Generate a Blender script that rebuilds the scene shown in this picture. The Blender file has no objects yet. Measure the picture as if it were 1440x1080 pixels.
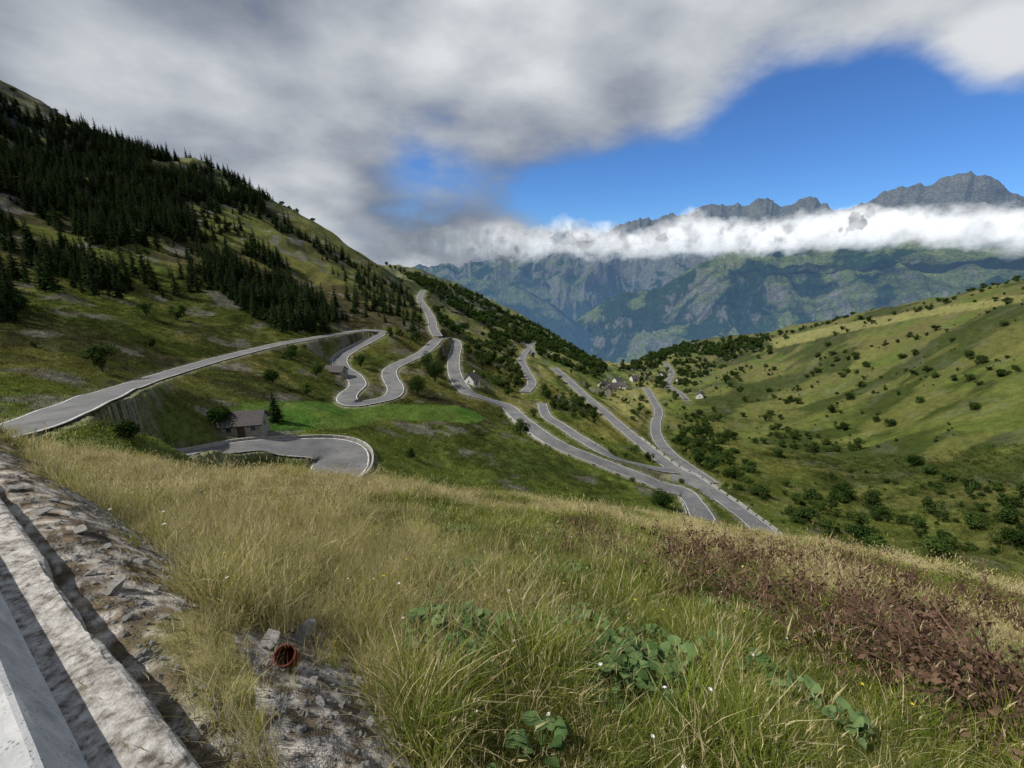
import bpy, math, random, bmesh
import numpy as np
from mathutils import Vector, kdtree, Matrix
rng=np.random.default_rng(7); random.seed(7); np.random.seed(3)
F=600.0; HV=370.0
TH=math.atan((540-HV)/F); CT,ST=math.cos(TH),math.sin(TH)
sc=bpy.context.scene
# ---------------------------------------------------------------- helpers
def ray(u,v):
    xc=(u-720)/F; yc=(540-v)/F
    return xc, CT+yc*ST, -ST+yc*CT
def aze(u,v):
    X,Y,Z=ray(u,v); h=math.hypot(X,Y); return math.atan2(X,Y), Z/h
def project(x,y,z):
    f=y*CT-z*ST; up=y*ST+z*CT
    f=np.where(f<1e-3,1e-3,f)
    return 720+F*x/f, 540-F*up/f
def inpoly(u,v,poly):
    u=np.asarray(u);v=np.asarray(v);c=np.zeros(u.shape,bool);n=len(poly)
    for i in range(n):
        x0,y0=poly[i];x1,y1=poly[(i+1)%n]
        if y0==y1: continue
        cond=((y0>v)!=(y1>v))&(u<(x1-x0)*(v-y0)/(y1-y0)+x0)
        c^=cond
    return c
def _h(ix,iy,seed):
    n=(ix.astype(np.int64)*374761393+iy.astype(np.int64)*668265263+seed*1442695041)&0xffffffff
    n=((n^(n>>13))*1274126177)&0xffffffff
    n=n^(n>>16)
    return (n&0xffff)/65535.0
def vn(x,y,seed=0):
    ix=np.floor(x);iy=np.floor(y);fx=x-ix;fy=y-iy
    fx=fx*fx*fx*(fx*(fx*6-15)+10);fy=fy*fy*fy*(fy*(fy*6-15)+10)
    a=_h(ix,iy,seed);b=_h(ix+1,iy,seed);c=_h(ix,iy+1,seed);d=_h(ix+1,iy+1,seed)
    return (a*(1-fx)+b*fx)*(1-fy)+(c*(1-fx)+d*fx)*fy
CR,SR=math.cos(.65),math.sin(.65)
def fbm(x,y,oct=4,seed=0,gain=.5):
    s=0;a=1;t=0
    for i in range(oct):
        s=s+a*vn(x+13.7*i,y-7.1*i,seed+i*17);t+=a;a*=gain
        x,y=(x*CR-y*SR)*2.03,(x*SR+y*CR)*2.03
    return s/t
def ridged(x,y,oct=5,seed=0):
    s=0;a=1;t=0
    for i in range(oct):
        s=s+a*(1-np.abs(2*vn(x+9.1*i,y+3.3*i,seed+i*31)-1));t+=a;a*=.5
        x,y=(x*CR-y*SR)*2.03,(x*SR+y*CR)*2.03
    return s/t
def sst(a,b,x):
    t=np.clip((x-a)/(b-a),0,1);return t*t*(3-2*t)
def link(o,parent=None):
    sc.collection.objects.link(o)
    if parent: o.parent=parent
    return o
def mesh_np(name,V,Fc,mats=(),midx=None,smooth=False):
    me=bpy.data.meshes.new(name)
    me.from_pydata([tuple(p) for p in V],[],[tuple(f) for f in Fc])
    for m in mats: me.materials.append(m)
    if midx is not None: me.polygons.foreach_set('material_index',np.asarray(midx,dtype=np.int32))
    if smooth: me.polygons.foreach_set('use_smooth',np.ones(len(me.polygons),bool))
    me.update(); return me
def grid_mesh(name,P,wrap=False,col=None,smooth=True):
    R,C=P.shape[:2]
    me=bpy.data.meshes.new(name)
    idx=np.arange(R*C).reshape(R,C)
    if wrap:
        idx=np.concatenate([idx,idx[:,:1]],1)
    q=np.stack([idx[:-1,:-1],idx[:-1,1:],idx[1:,1:],idx[1:,:-1]],-1).reshape(-1,4)
    me.vertices.add(R*C); me.vertices.foreach_set('co',P.reshape(-1).astype(np.float32))
    me.loops.add(q.size); me.loops.foreach_set('vertex_index',q.reshape(-1).astype(np.int32))
    me.polygons.add(len(q)); me.polygons.foreach_set('loop_start',np.arange(0,q.size,4,dtype=np.int32))
    me.polygons.foreach_set('loop_total',np.full(len(q),4,dtype=np.int32))
    me.update(calc_edges=True)
    if smooth: me.polygons.foreach_set('use_smooth',np.ones(len(q),bool))
    if col is not None:
        a=me.attributes.new('Col','FLOAT_COLOR','POINT'); a.data.foreach_set('color',col.reshape(-1).astype(np.float32))
    return me
# ---------------------------------------------------------------- materials
def newmat(name):
    m=bpy.data.materials.new(name); m.use_nodes=True; nt=m.node_tree; nt.nodes.clear()
    o=nt.nodes.new('ShaderNodeOutputMaterial'); return m,nt,o
def N(nt,t,**k):
    n=nt.nodes.new(t)
    for a,b in k.items(): setattr(n,a,b)
    return n
def Mth(nt,op,a,b=None,c=None,clamp=False):
    n_=N(nt,'ShaderNodeMath',operation=op);n_.use_clamp=clamp
    for i,q in enumerate((a,b,c)):
        if q is None: continue
        if isinstance(q,(int,float)): n_.inputs[i].default_value=q
        else: nt.links.new(q,n_.inputs[i])
    return n_.outputs[0]
def ramp(nt,fac,stops):
    r=N(nt,'ShaderNodeValToRGB'); e=r.color_ramp.elements
    e[0].position=stops[0][0]; e[0].color=(*stops[0][1],1); e[1].position=stops[-1][0]; e[1].color=(*stops[-1][1],1)
    for p,c in stops[1:-1]:
        x=e.new(p); x.color=(*c,1)
    nt.links.new(fac,r.inputs[0]); return r.outputs[0]
def noise(nt,scale,detail=5,rough=.6,vec=None):
    n=N(nt,'ShaderNodeTexNoise'); n.inputs['Scale'].default_value=scale; n.inputs['Detail'].default_value=detail; n.inputs['Roughness'].default_value=rough
    if vec is not None: nt.links.new(vec,n.inputs['Vector'])
    return n.outputs['Fac']
def simple(name,stops,scale,rough=.9,bump=0,bscale=None,metal=0,spec=.2):
    m,nt,o=newmat(name); b=N(nt,'ShaderNodeBsdfPrincipled'); tc=N(nt,'ShaderNodeTexCoord')
    f=noise(nt,scale,5,.65,tc.outputs['Object']); c=ramp(nt,f,stops); nt.links.new(c,b.inputs['Base Color'])
    b.inputs['Roughness'].default_value=rough; b.inputs['Metallic'].default_value=metal; b.inputs['Specular IOR Level'].default_value=spec
    if bump:
        bp=N(nt,'ShaderNodeBump'); bp.inputs['Strength'].default_value=1; bp.inputs['Distance'].default_value=bump
        nt.links.new(noise(nt,bscale or scale*3,4,.7,tc.outputs['Object']),bp.inputs['Height']); nt.links.new(bp.outputs[0],b.inputs['Normal'])
    nt.links.new(b.outputs[0],o.inputs[0]); return m
def terrain_mat(name,scales,bumps,det=4):
    m,nt,o=newmat(name); a=N(nt,'ShaderNodeAttribute',attribute_name='Col'); g=N(nt,'ShaderNodeNewGeometry')
    col=a.outputs['Color']
    for s,amt in scales:
        f=noise(nt,s,det,.7,g.outputs['Position'])
        mr=N(nt,'ShaderNodeMapRange'); mr.inputs[1].default_value=.3; mr.inputs[2].default_value=.7
        mr.inputs[3].default_value=1-amt; mr.inputs[4].default_value=1+amt; nt.links.new(f,mr.inputs[0])
        vm=N(nt,'ShaderNodeVectorMath',operation='SCALE'); nt.links.new(col,vm.inputs[0]); nt.links.new(mr.outputs[0],vm.inputs['Scale']); col=vm.outputs[0]
    d=N(nt,'ShaderNodeBsdfDiffuse'); nt.links.new(col,d.inputs[0]); last=None
    for s,dist in bumps:
        bp=N(nt,'ShaderNodeBump'); bp.inputs['Distance'].default_value=dist
        nt.links.new(noise(nt,s,det,.7,g.outputs['Position']),bp.inputs['Height'])
        if last: nt.links.new(last,bp.inputs['Normal'])
        last=bp.outputs[0]
    nt.links.new(last,d.inputs['Normal'])
    e=N(nt,'ShaderNodeEmission'); e.inputs[0].default_value=(.17,.33,.60,1); e.inputs[1].default_value=.60  # distance haze put into the surface as a bluish glow
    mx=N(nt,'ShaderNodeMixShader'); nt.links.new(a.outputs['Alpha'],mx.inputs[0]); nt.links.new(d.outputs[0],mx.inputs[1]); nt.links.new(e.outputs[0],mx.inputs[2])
    nt.links.new(mx.outputs[0],o.inputs[0])
    return m
def leafmat(name,c1,c2,instancer=False,trans=.3,rough=None):
    m,nt,o=newmat(name); oi=N(nt,'ShaderNodeObjectInfo'); g=N(nt,'ShaderNodeNewGeometry')
    m2=Mth(nt,'MULTIPLY',oi.outputs['Random'],.5)
    isl=Mth(nt,'MULTIPLY_ADD',g.outputs['Random Per Island'],.5,m2)
    c=ramp(nt,isl,[(.1,c1),(.9,c2)])
    if instancer:
        at=N(nt,'ShaderNodeAttribute',attribute_name='tint',attribute_type='INSTANCER')
        vm=N(nt,'ShaderNodeVectorMath',operation='MULTIPLY'); nt.links.new(c,vm.inputs[0]); nt.links.new(at.outputs['Vector'],vm.inputs[1]); c=vm.outputs[0]
    d=N(nt,'ShaderNodeBsdfDiffuse'); t=N(nt,'ShaderNodeBsdfTranslucent'); nt.links.new(c,d.inputs[0]); nt.links.new(c,t.inputs[0])
    mx=N(nt,'ShaderNodeMixShader'); mx.inputs[0].default_value=trans; nt.links.new(d.outputs[0],mx.inputs[1]); nt.links.new(t.outputs[0],mx.inputs[2])
    nt.links.new(mx.outputs[0],o.inputs[0]); return m
# ---------------------------------------------------------------- terrain control
PX=[
(0,628,25),(0,650,38),(20,612,50),(0,585,60),(0,540,78),(0,480,120),(0,400,190),(0,300,300),(0,200,420),(0,122,520),(0,200,750),(0,330,1500),
(150,656,25),(150,676,38),(150,604,58),(150,553,75),(150,520,88),(150,470,140),(150,400,210),(150,300,330),(150,196,500),(150,260,750),(150,360,1500),
(220,690,40),(220,655,58),(220,604,72),
(300,695,25),(300,718,38),(300,648,64),(300,615,80),(300,575,100),(300,520,128),(300,480,160),(300,400,240),(300,310,360),(300,243,470),(300,300,700),(300,370,1400),
(400,706,25),(400,728,40),(400,658,66),(420,612,84),(430,580,98),(400,540,125),(430,478,185),(400,440,230),(400,380,310),(395,292,430),(400,350,650),(400,390,1300),
(500,702,25),(500,722,42),(500,655,68),(500,605,88),(500,582,105),(520,560,128),(475,520,165),(530,466,220),(500,430,270),(500,395,340),(495,352,430),(500,400,620),(500,400,1200),
(600,697,25),(600,720,45),(600,655,82),(600,600,108),(600,570,130),(600,530,165),(610,485,215),(605,455,280),(590,432,370),(595,415,430),(600,398,620),(600,387,900),(600,402,1600),(540,372,900),(550,392,500),(545,392,1500),
(720,691,25),(720,718,50),(720,665,82),(720,600,125),(720,560,180),(720,520,250),(720,480,400),(720,440,800),(720,470,1500),
(660,470,330),(660,440,550),(660,412,850),
(800,697,25),(800,728,55),(800,665,100),(800,605,150),(800,560,225),(800,520,350),(800,486,750),(800,515,1500),
(860,703,25),(860,742,60),(860,685,100),(870,650,130),(860,610,180),(860,570,260),(860,545,350),(860,522,700),(860,550,1500),
(950,716,25),(950,762,60),(950,705,105),(950,660,160),(950,610,240),(950,570,330),(950,530,430),(950,488,600),(950,525,1200),
(1080,744,24),(1080,792,55),(1080,742,105),(1080,700,150),(1080,650,215),(1080,600,290),(1080,540,390),(1080,471,550),(1080,510,1000),
(1200,770,24),(1200,818,60),(1200,760,130),(1200,700,190),(1200,620,270),(1200,530,370),(1200,450,500),(1200,500,900),
(1300,800,24),(1300,850,60),(1300,785,130),(1300,700,190),(1300,600,270),(1300,500,370),(1300,431,480),(1300,490,900),
(1440,848,24),(1440,900,60),(1440,825,120),(1440,740,170),(1440,620,240),(1440,500,330),(1440,412,430),(1440,480,850),
(-250,600,30),(-250,560,70),(-250,400,180),(-250,60,450),(-250,200,900),
(1750,960,24),(1750,1020,60),(1750,900,120),(1750,700,200),(1750,380,420),(1750,480,850)]
ctrl=[]
for u,v,r in PX:
    if r in (24,25): v+=16
    elif 37<r<46: v+=9
    a,e=aze(u,v); ctrl.append((a,math.log(r),e))
for a in np.radians([-75,-60,-45,-30,-15,0,15,30,45,60,75]):
    for r in [.8,1.5,3,6,11,17]:
        x=r*math.sin(a);y=r*math.cos(a)
        ctrl.append((a,math.log(r),(-1.66-.15*x-.50*y)/r))
    for r,e in [(3000,-.32),(5000,-.2),(9000,-.12),(20000,-.05)]:
        ctrl.append((a,math.log(r),e))
ctrl=np.array(ctrl)
SA=2.2
P=np.stack([ctrl[:,0]*SA,ctrl[:,1]],1)
D=((P[:,None]-P[None])**2).sum(-1); n=len(P)
A=np.zeros((n+3,n+3));A[:n,:n]=np.sqrt(D+.01)+np.eye(n)*-1e-3;A[:n,n]=1;A[n,:n]=1;A[:n,n+1:]=P;A[n+1:,:n]=P.T
w=np.linalg.solve(A,np.concatenate([ctrl[:,2],[0,0,0]]))
def rbf(a,l):
    sh=a.shape;q=np.stack([a.ravel()*SA,l.ravel()],1).astype(np.float32);out=np.empty(len(q))
    Pf=P.astype(np.float32);wf=w[:n].astype(np.float32)
    for i in range(0,len(q),20000):
        qq=q[i:i+20000];d=(qq[:,0:1]-Pf[:,0])**2+(qq[:,1:2]-Pf[:,1])**2
        out[i:i+20000]=np.sqrt(d+.01)@wf+w[n]+qq[:,0]*w[n+1]+qq[:,1]*w[n+2]
    return out.reshape(sh)
AZ=np.radians(np.concatenate([np.linspace(-180,-66,40)[:-1],np.linspace(-66,66,800),np.linspace(66,180,40)[1:-1]]))
LR=np.concatenate([np.linspace(math.log(.5),math.log(20),200)[:-1],np.linspace(math.log(20),math.log(520),560)[:-1],np.linspace(math.log(520),math.log(22000),140)])
AA,LL=np.meshgrid(AZ,LR)
E=rbf(np.clip(AA,-1.35,1.35),LL)
RR=np.exp(LL); X=RR*np.sin(AA);Y=RR*np.cos(AA)
Z=E*RR
wb=sst(math.radians(75),math.radians(125),np.abs(AA))
Zb=np.where(RR<2000,-1.62+.12*RR,238)
Z=Z*(1-wb)+Zb*wb
amp=sst(34,70,RR)*(1.3+RR*.006)*(1-sst(600,1500,RR))
Z+=amp*(fbm(X/26,Y/26,5,3)-.5)*2.2
Z+=amp*(ridged(X/9,Y/9,3,13)-.6)*.55*(1-sst(250,500,RR))
Z+=sst(1.5,6,RR)*(1-sst(40,60,RR))*((fbm(X/3.2,Y/3.2,4,9)-.5)*.6)
Z+=sst(90,200,RR)*(1-sst(700,1500,RR))*(ridged(X/75,Y/75,4,5)-.6)*RR*.034*(sst(.15,-.1,AA)*.5+.5)
WN=np.array([.57,.82]); WSL=.045
nd=X*WN[0]+Y*WN[1]
Z0road=-1.60-WSL*(-.82*X+.57*Y)
wf=(1-sst(.15,1.3,nd))*(1-sst(9,16,RR))
Z=Z*(1-wf)+Z0road*wf
def samp(G,x,y):
    a=np.arctan2(x,y);l=np.log(np.hypot(x,y)+1e-6)
    fa=np.interp(a,AZ,np.arange(len(AZ)));fl=np.interp(l,LR,np.arange(len(LR)))
    ia=np.clip(fa.astype(int),0,len(AZ)-2);il=np.clip(fl.astype(int),0,len(LR)-2);fa=fa-ia;fl=fl-il
    if G.ndim==3: fa=fa[...,None];fl=fl[...,None]
    return (G[il,ia]*(1-fa)+G[il,ia+1]*fa)*(1-fl)+(G[il+1,ia]*(1-fa)+G[il+1,ia+1]*fa)*fl
def cast(u,v,rmin=46,rmax=2500):
    a,e=aze(u,v)
    rs=np.exp(np.linspace(math.log(rmin),math.log(rmax),3000));zz=samp(Z,rs*math.sin(a),rs*math.cos(a))
    ee=zz/rs; k=np.where(ee>=e)[0]
    i=k[0] if len(k) else int(np.argmax(ee))
    return np.array([rs[i]*math.sin(a),rs[i]*math.cos(a),zz[i]])
# ---------------------------------------------------------------- roads
ROADS=[
 ([(-70,650),(-25,632),(25,610),(60,592),(100,573),(150,553),(220,531),(300,507),(380,487),(430,477),(480,469),(515,464),(536,465),(534,472),(515,482),(492,493),(478,505),(482,518),(497,530),(503,542),(492,552),(487,560),(500,566),(530,564),(552,557),(556,545),(548,530),(550,518),(570,508),(592,498),(606,486),(618,476),(634,476),(642,486),(638,505),(640,528),(655,548),(690,563),(715,575),(740,595),(780,622),(850,652),(930,682),(968,700),(990,728)],5.8,48),
 ([(170,672),(210,655),(245,644),(290,636),(350,630),(410,629),(455,632),(480,645),(472,666),(435,680),(405,690)],9.0,56),
 ([(596,408),(590,420),(600,436),(607,450),(609,462),(616,474)],5.5,46),
 ([(778,516),(800,536),(822,556),(850,580),(880,606),(912,632),(945,658),(975,674),(1005,694),(1040,720),(1078,748)],5.8,60),
 ([(908,545),(918,562),(926,578),(922,596),(924,614),(938,634),(962,654),(985,668),(1000,680)],5.8,60),
 ([(762,568),(768,584),(790,600),(820,618),(860,640),(905,656),(950,664)],4.5,60),
 ([(752,482),(742,492),(734,506),(740,522),(748,538),(738,552)],5.2,60),
 ([(728,480),(744,488),(750,500)],5.2,60),
 ([(935,510),(945,525),(938,540),(955,552),(965,562)],5,60),
 ([(942,674),(968,682),(995,694),(1010,704)],9,60),
]
def catmull(pts,step):
    pts=np.array(pts);p=np.vstack([2*pts[0]-pts[1],pts,2*pts[-1]-pts[-2]]);out=[]
    for i in range(1,len(p)-2):
        m=max(2,int(np.linalg.norm(p[i+1]-p[i])/step))
        for t in np.linspace(0,1,m,endpoint=False):
            out.append(.5*((2*p[i])+(-p[i-1]+p[i+1])*t+(2*p[i-1]-5*p[i]+4*p[i+1]-p[i+2])*t*t+(-p[i-1]+3*p[i]-3*p[i+1]+p[i+2])*t**3))
    out.append(p[-2]);return np.array(out)
def smooth1(a,k):
    if k<2: return a
    pad=np.concatenate([np.repeat(a[:1],k,0),a,np.repeat(a[-1:],k,0)]);ker=np.hanning(2*k+3)[1:-1];ker/=ker.sum()
    return np.stack([np.convolve(pad[:,j],ker,'same') for j in range(a.shape[1])],1)[k:-k]
paths=[];samples=[];hws=[]
for px,wd,rm in ROADS:
    w3=[cast(u,v,rm) for u,v in px]
    c=catmull(w3,1.0)
    c[:,:2]=smooth1(c[:,:2],3); c[:,2]=smooth1(c[:,2:3],12)[:,0]
    paths.append((c,wd))
    for p in c: samples.append(p);hws.append(wd/2)
samples=np.array(samples);hws=np.array(hws)
kd=kdtree.KDTree(len(samples))
for i,p in enumerate(samples): kd.insert((p[0],p[1],0),i)
kd.balance()
rd=np.full(Z.shape,999.0)
mask=(RR>32)&(RR<1000)&(np.abs(AA)<math.radians(65))
xs=X[mask].tolist();ys=Y[mask].tolist()
near=np.empty(len(xs),int);dd=np.empty(len(xs))
for k in range(len(xs)):
    _,j,d=kd.find((xs[k],ys[k],0)); near[k]=j;dd[k]=d
hw=hws[near]; ez=dd-hw
rd[mask]=ez
zz=Z[mask]; dif=np.abs(zz-samples[near,2])
wgt=1-sst(.9,5+dif*1.2,ez)
zz=zz*(1-wgt)+(samples[near,2]-.25)*wgt
Z[mask]=zz
# relax embankments between neighbouring roads so no vertical steps remain
r0_,r1_=np.searchsorted(LR,[math.log(47),math.log(190)])
c0_,c1_=np.searchsorted(AZ,[math.radians(-62),math.radians(0)])
sub=Z[r0_:r1_,c0_:c1_].copy();rs_=rd[r0_:r1_,c0_:c1_];as_=AA[r0_:r1_,c0_:c1_]
wide=(1-sst(-.62,-.50,as_))*14
fr=sst(.9,1.8,rs_)*(1-sst(10,18,rs_-wide));fr[:2]=0;fr[-2:]=0;fr[:,:2]=0;fr[:,-2:]=0
for _ in range(2600):
    av=sub.copy();av[1:-1,1:-1]=.25*(sub[:-2,1:-1]+sub[2:,1:-1]+sub[1:-1,:-2]+sub[1:-1,2:])
    sub=sub+(av-sub)*fr
sub+=fr*((fbm(X/6,Y/6,4,3)[r0_:r1_,c0_:c1_]-.5)*1.6)
Z[r0_:r1_,c0_:c1_]=sub
# ---------------------------------------------------------------- terrain colours
U,V=project(X,Y,Z)
def C(*c): return np.array(c)
def mixc(a,b,t): return a*(1-t[...,None])+b*t[...,None]
n1=fbm(X/45,Y/45,4,21);n2=fbm(X/11,Y/11,4,22);n3=fbm(X/2.2,Y/2.2,3,23);n4=fbm(X/60+.6*n1,Y/24,5,44)
col=np.broadcast_to(C(.105,.136,.033),X.shape+(3,)).copy()
col=mixc(col,C(.20,.195,.065),sst(.42,.62,n1))
col=mixc(col,C(.050,.070,.020),sst(.50,.66,n2)*.8)
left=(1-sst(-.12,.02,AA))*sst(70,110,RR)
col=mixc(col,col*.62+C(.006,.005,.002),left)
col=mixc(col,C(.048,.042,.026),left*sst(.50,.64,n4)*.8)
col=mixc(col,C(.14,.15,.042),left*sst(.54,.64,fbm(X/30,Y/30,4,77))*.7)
right=sst(.25,.5,AA)*sst(110,150,RR)
col=mixc(col,C(.086,.108,.027),right*.7)
col=mixc(col,C(.15,.125,.055),right*sst(260,480,RR)*sst(.38,.62,n2)*.65)
col=mixc(col,C(.034,.047,.014),right*sst(.46,.58,n4)*.8)
col=mixc(col,C(.14,.145,.045),right*sst(.55,.66,fbm(X/35,Y/18,4,71))*.6)
rockm=sst(.63,.71,fbm(X/9,Y/9,5,61))*sst(45,60,RR)*(1-right*.8)
col=mixc(col,C(.17,.16,.145),rockm*.7)
fg=1-sst(32,48,RR)
col=mixc(col,mixc(np.broadcast_to(C(.20,.175,.075),col.shape),C(.075,.09,.025),sst(.35,.65,fbm(X/1.8,Y/1.8,4,5))),fg)
FIELD=[(325,575),(345,566),(420,563),(520,568),(640,570),(668,578),(682,590),(670,596),(600,592),(540,590),(510,600),(480,604),(400,604),(372,606),(330,600)]
nf=(n2-.5)*14
field=inpoly(U+nf,V+nf*.4,FIELD)&(RR>60)&(RR<170)
col=mixc(col,mixc(np.broadcast_to(C(.05,.110,.02),col.shape),C(.085,.130,.028),sst(.4,.6,n2)),field.astype(float)*.95)
FIELDS2=[[(860,545),(905,550),(915,575),(900,600),(880,590),(850,565)],[(1080,478),(1200,452),(1330,430),(1440,414),(1440,425),(1300,445),(1180,470),(1090,490)],[(690,540),(735,555),(760,580),(740,585),(700,560)]]
for fp in FIELDS2: col=mixc(col,C(.25,.24,.09),(inpoly(U,V,fp)&(RR>110))*.65)
sh=(1-sst(.3,2.2,rd+ (n3-.5)*1.8))
col=mixc(col,C(.22,.205,.14),sh*.65)
DIRT=[[(330,890),(380,868),(445,870),(480,915),(550,980),(580,1060),(590,1400),(350,1400),(375,1090),(360,1000)],
 [(-30,660),(120,680),(160,710),(250,780),(260,850),(190,880),(60,760),(-30,720)]]
nx1=(fbm(X*2.2,Y*2.2,3,88)-.5)*70
dirt=np.zeros(X.shape)
for dp in DIRT: dirt=np.maximum(dirt,(inpoly(U+nx1,V+nx1*.5,dp)&(RR<7)).astype(float))
rub=(nd-.24)
rubm=(1-sst(.03,.25,rub+(fbm(X*4,Y*4,3,8)-.5)*.3))*(RR<8)*(rub>-.8)
dirt=np.maximum(dirt,rubm)
col=mixc(col,mixc(np.broadcast_to(C(.15,.12,.085),col.shape),C(.38,.35,.31),sst(.42,.60,fbm(X*14,Y*14,3,4))),dirt)
haze=(1-np.exp(-np.maximum(RR-300,0)/4500))*.85  # amount of painted haze, growing with distance from the origin
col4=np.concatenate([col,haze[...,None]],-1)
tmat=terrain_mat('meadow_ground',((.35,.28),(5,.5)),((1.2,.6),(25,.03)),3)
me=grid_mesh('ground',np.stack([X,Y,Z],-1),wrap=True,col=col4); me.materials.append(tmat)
me.flip_normals()
link(bpy.data.objects.new('ground',me))
# ---------------------------------------------------------------- road meshes
asph,nt,o=newmat('worn_asphalt'); b=N(nt,'ShaderNodeBsdfPrincipled'); g=N(nt,'ShaderNodeNewGeometry')
fa_=Mth(nt,'MULTIPLY_ADD',noise(nt,2.5,4,.7,g.outputs['Position']),.35,Mth(nt,'MULTIPLY',noise(nt,.22,5,.65,g.outputs['Position']),.65))
c=ramp(nt,fa_,[(.36,(.080,.083,.087)),(.5,(.130,.131,.132)),(.64,(.185,.183,.176))]); nt.links.new(c,b.inputs['Base Color'])
b.inputs['Roughness'].default_value=.85; nt.links.new(b.outputs[0],o.inputs[0])
paint=simple('white_paint',[(.38,(.35,.35,.34)),(.55,(.72,.72,.70))],1.2,.7)
stone=simple('parapet_stone',[(.3,(.18,.17,.155)),(.5,(.33,.32,.29)),(.7,(.46,.45,.42))],2.2,.95,.05)
def tangents(c):
    t=np.gradient(c[:,:2],axis=0);t/=np.linalg.norm(t,axis=1)[:,None]+1e-9;t=smooth1(t,2);t/=np.linalg.norm(t,axis=1)[:,None]+1e-9
    return t,np.stack([t[:,1],-t[:,0]],1)
def strip(c,nr,offs,dz):
    return np.stack([np.concatenate([c[:,:2]+nr*o_,c[:,2:3]+dz],1) for o_ in offs],1)
for k,(c,wd) in enumerate(paths):
    t,nr=tangents(c); h=wd/2
    lift=.02+.015*k
    root=bpy.data.objects.new('road',None); link(root)
    me=grid_mesh('asphalt',strip(c,nr,np.linspace(-h,h,5),lift)); me.materials.append(asph); me.flip_normals(); link(bpy.data.objects.new('asphalt',me),root)
    if k==9: continue
    for s in (-1,1):
        me=grid_mesh('edge_line',strip(c,nr,[s*(h-.36),s*(h-.20)],lift+.012)); me.materials.append(paint); link(bpy.data.objects.new('edge_line',me),root)
def parapet(c,wd,side,i0,i1,name,height=.5,thick=.35,gap=0):
    t,nr=tangents(c);h=wd/2+.3;c=c[i0:i1];nr=nr[i0:i1];V_=[];F_=[]
    offs=[h,h,h+thick,h+thick];zs=[-.3,height,height,-.3]
    for i in range(len(c)):
        for o_,z_ in zip(offs,zs): V_.append((*(c[i,:2]+nr[i]*o_*side),c[i,2]+z_+ (random.uniform(-.03,.03) if z_>0 else 0)))
    for i in range(len(c)-1):
        if gap and i%gap==0: continue
        for j in range(4): a=i*4+j;b_=i*4+(j+1)%4;F_.append((a,b_,b_+4,a+4))
    me=mesh_np(name,V_,F_,[stone]);link(bpy.data.objects.new(name,me))
c,wd=paths[1];parapet(c,wd,-1,int(len(c)*.08),len(c)-1,'stone_parapet',.4,.3)
c,wd=paths[0];L=len(c)
parapet(c,wd,1,int(L*.84),L-1,'stone_parapet',.45,.3,7)
parapet(c,wd,1,int(L*.31),int(L*.38),'stone_parapet',.4,.3)
c,wd=paths[3];parapet(c,wd,-1,int(len(c)*.55),len(c)-1,'stone_parapet',.45,.3,6)
# ---------------------------------------------------------------- instancing
def gn(name,pts,rots,scl,idx,coll,tint):
    me=bpy.data.meshes.new(name);me.vertices.add(len(pts));me.vertices.foreach_set('co',np.asarray(pts,np.float32).ravel())
    def at(nm,ty,key,arr): a=me.attributes.new(nm,ty,'POINT');a.data.foreach_set(key,np.ascontiguousarray(arr).ravel())
    at('rot','FLOAT_VECTOR','vector',np.asarray(rots,np.float32));at('scl','FLOAT_VECTOR','vector',np.asarray(scl,np.float32))
    at('idx','INT','value',np.asarray(idx,np.int32));at('tint','FLOAT_VECTOR','vector',np.asarray(tint,np.float32))
    ob=bpy.data.objects.new(name,me);link(ob)
    ng=bpy.data.node_groups.new(name,'GeometryNodeTree');ng.interface.new_socket('Geometry',in_out='INPUT',socket_type='NodeSocketGeometry');ng.interface.new_socket('Geometry',in_out='OUTPUT',socket_type='NodeSocketGeometry')
    gi=ng.nodes.new('NodeGroupInput');go=ng.nodes.new('NodeGroupOutput');ip=ng.nodes.new('GeometryNodeInstanceOnPoints');ci=ng.nodes.new('GeometryNodeCollectionInfo')
    ci.inputs['Collection'].default_value=coll;ci.inputs['Separate Children'].default_value=True;ci.inputs['Reset Children'].default_value=True
    ip.inputs['Pick Instance'].default_value=True
    def na(nm,ty):
        q=ng.nodes.new('GeometryNodeInputNamedAttribute');q.data_type=ty;q.inputs['Name'].default_value=nm
        return [s for s in q.outputs if s.enabled][0]
    ng.links.new(gi.outputs[0],ip.inputs['Points']);ng.links.new(ci.outputs[0],ip.inputs['Instance'])
    ng.links.new(na('rot','FLOAT_VECTOR'),ip.inputs['Rotation']);ng.links.new(na('scl','FLOAT_VECTOR'),ip.inputs['Scale']);ng.links.new(na('idx','INT'),ip.inputs['Instance Index'])
    ng.links.new(ip.outputs[0],go.inputs[0])
    m=ob.modifiers.new('scatter','NODES');m.node_group=ng
    return ob
def coll(name,meshes):
    c_=bpy.data.collections.new(name)
    for i,m in enumerate(meshes): c_.objects.link(bpy.data.objects.new('%s_%02d'%(name,i),m))
    return c_
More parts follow.
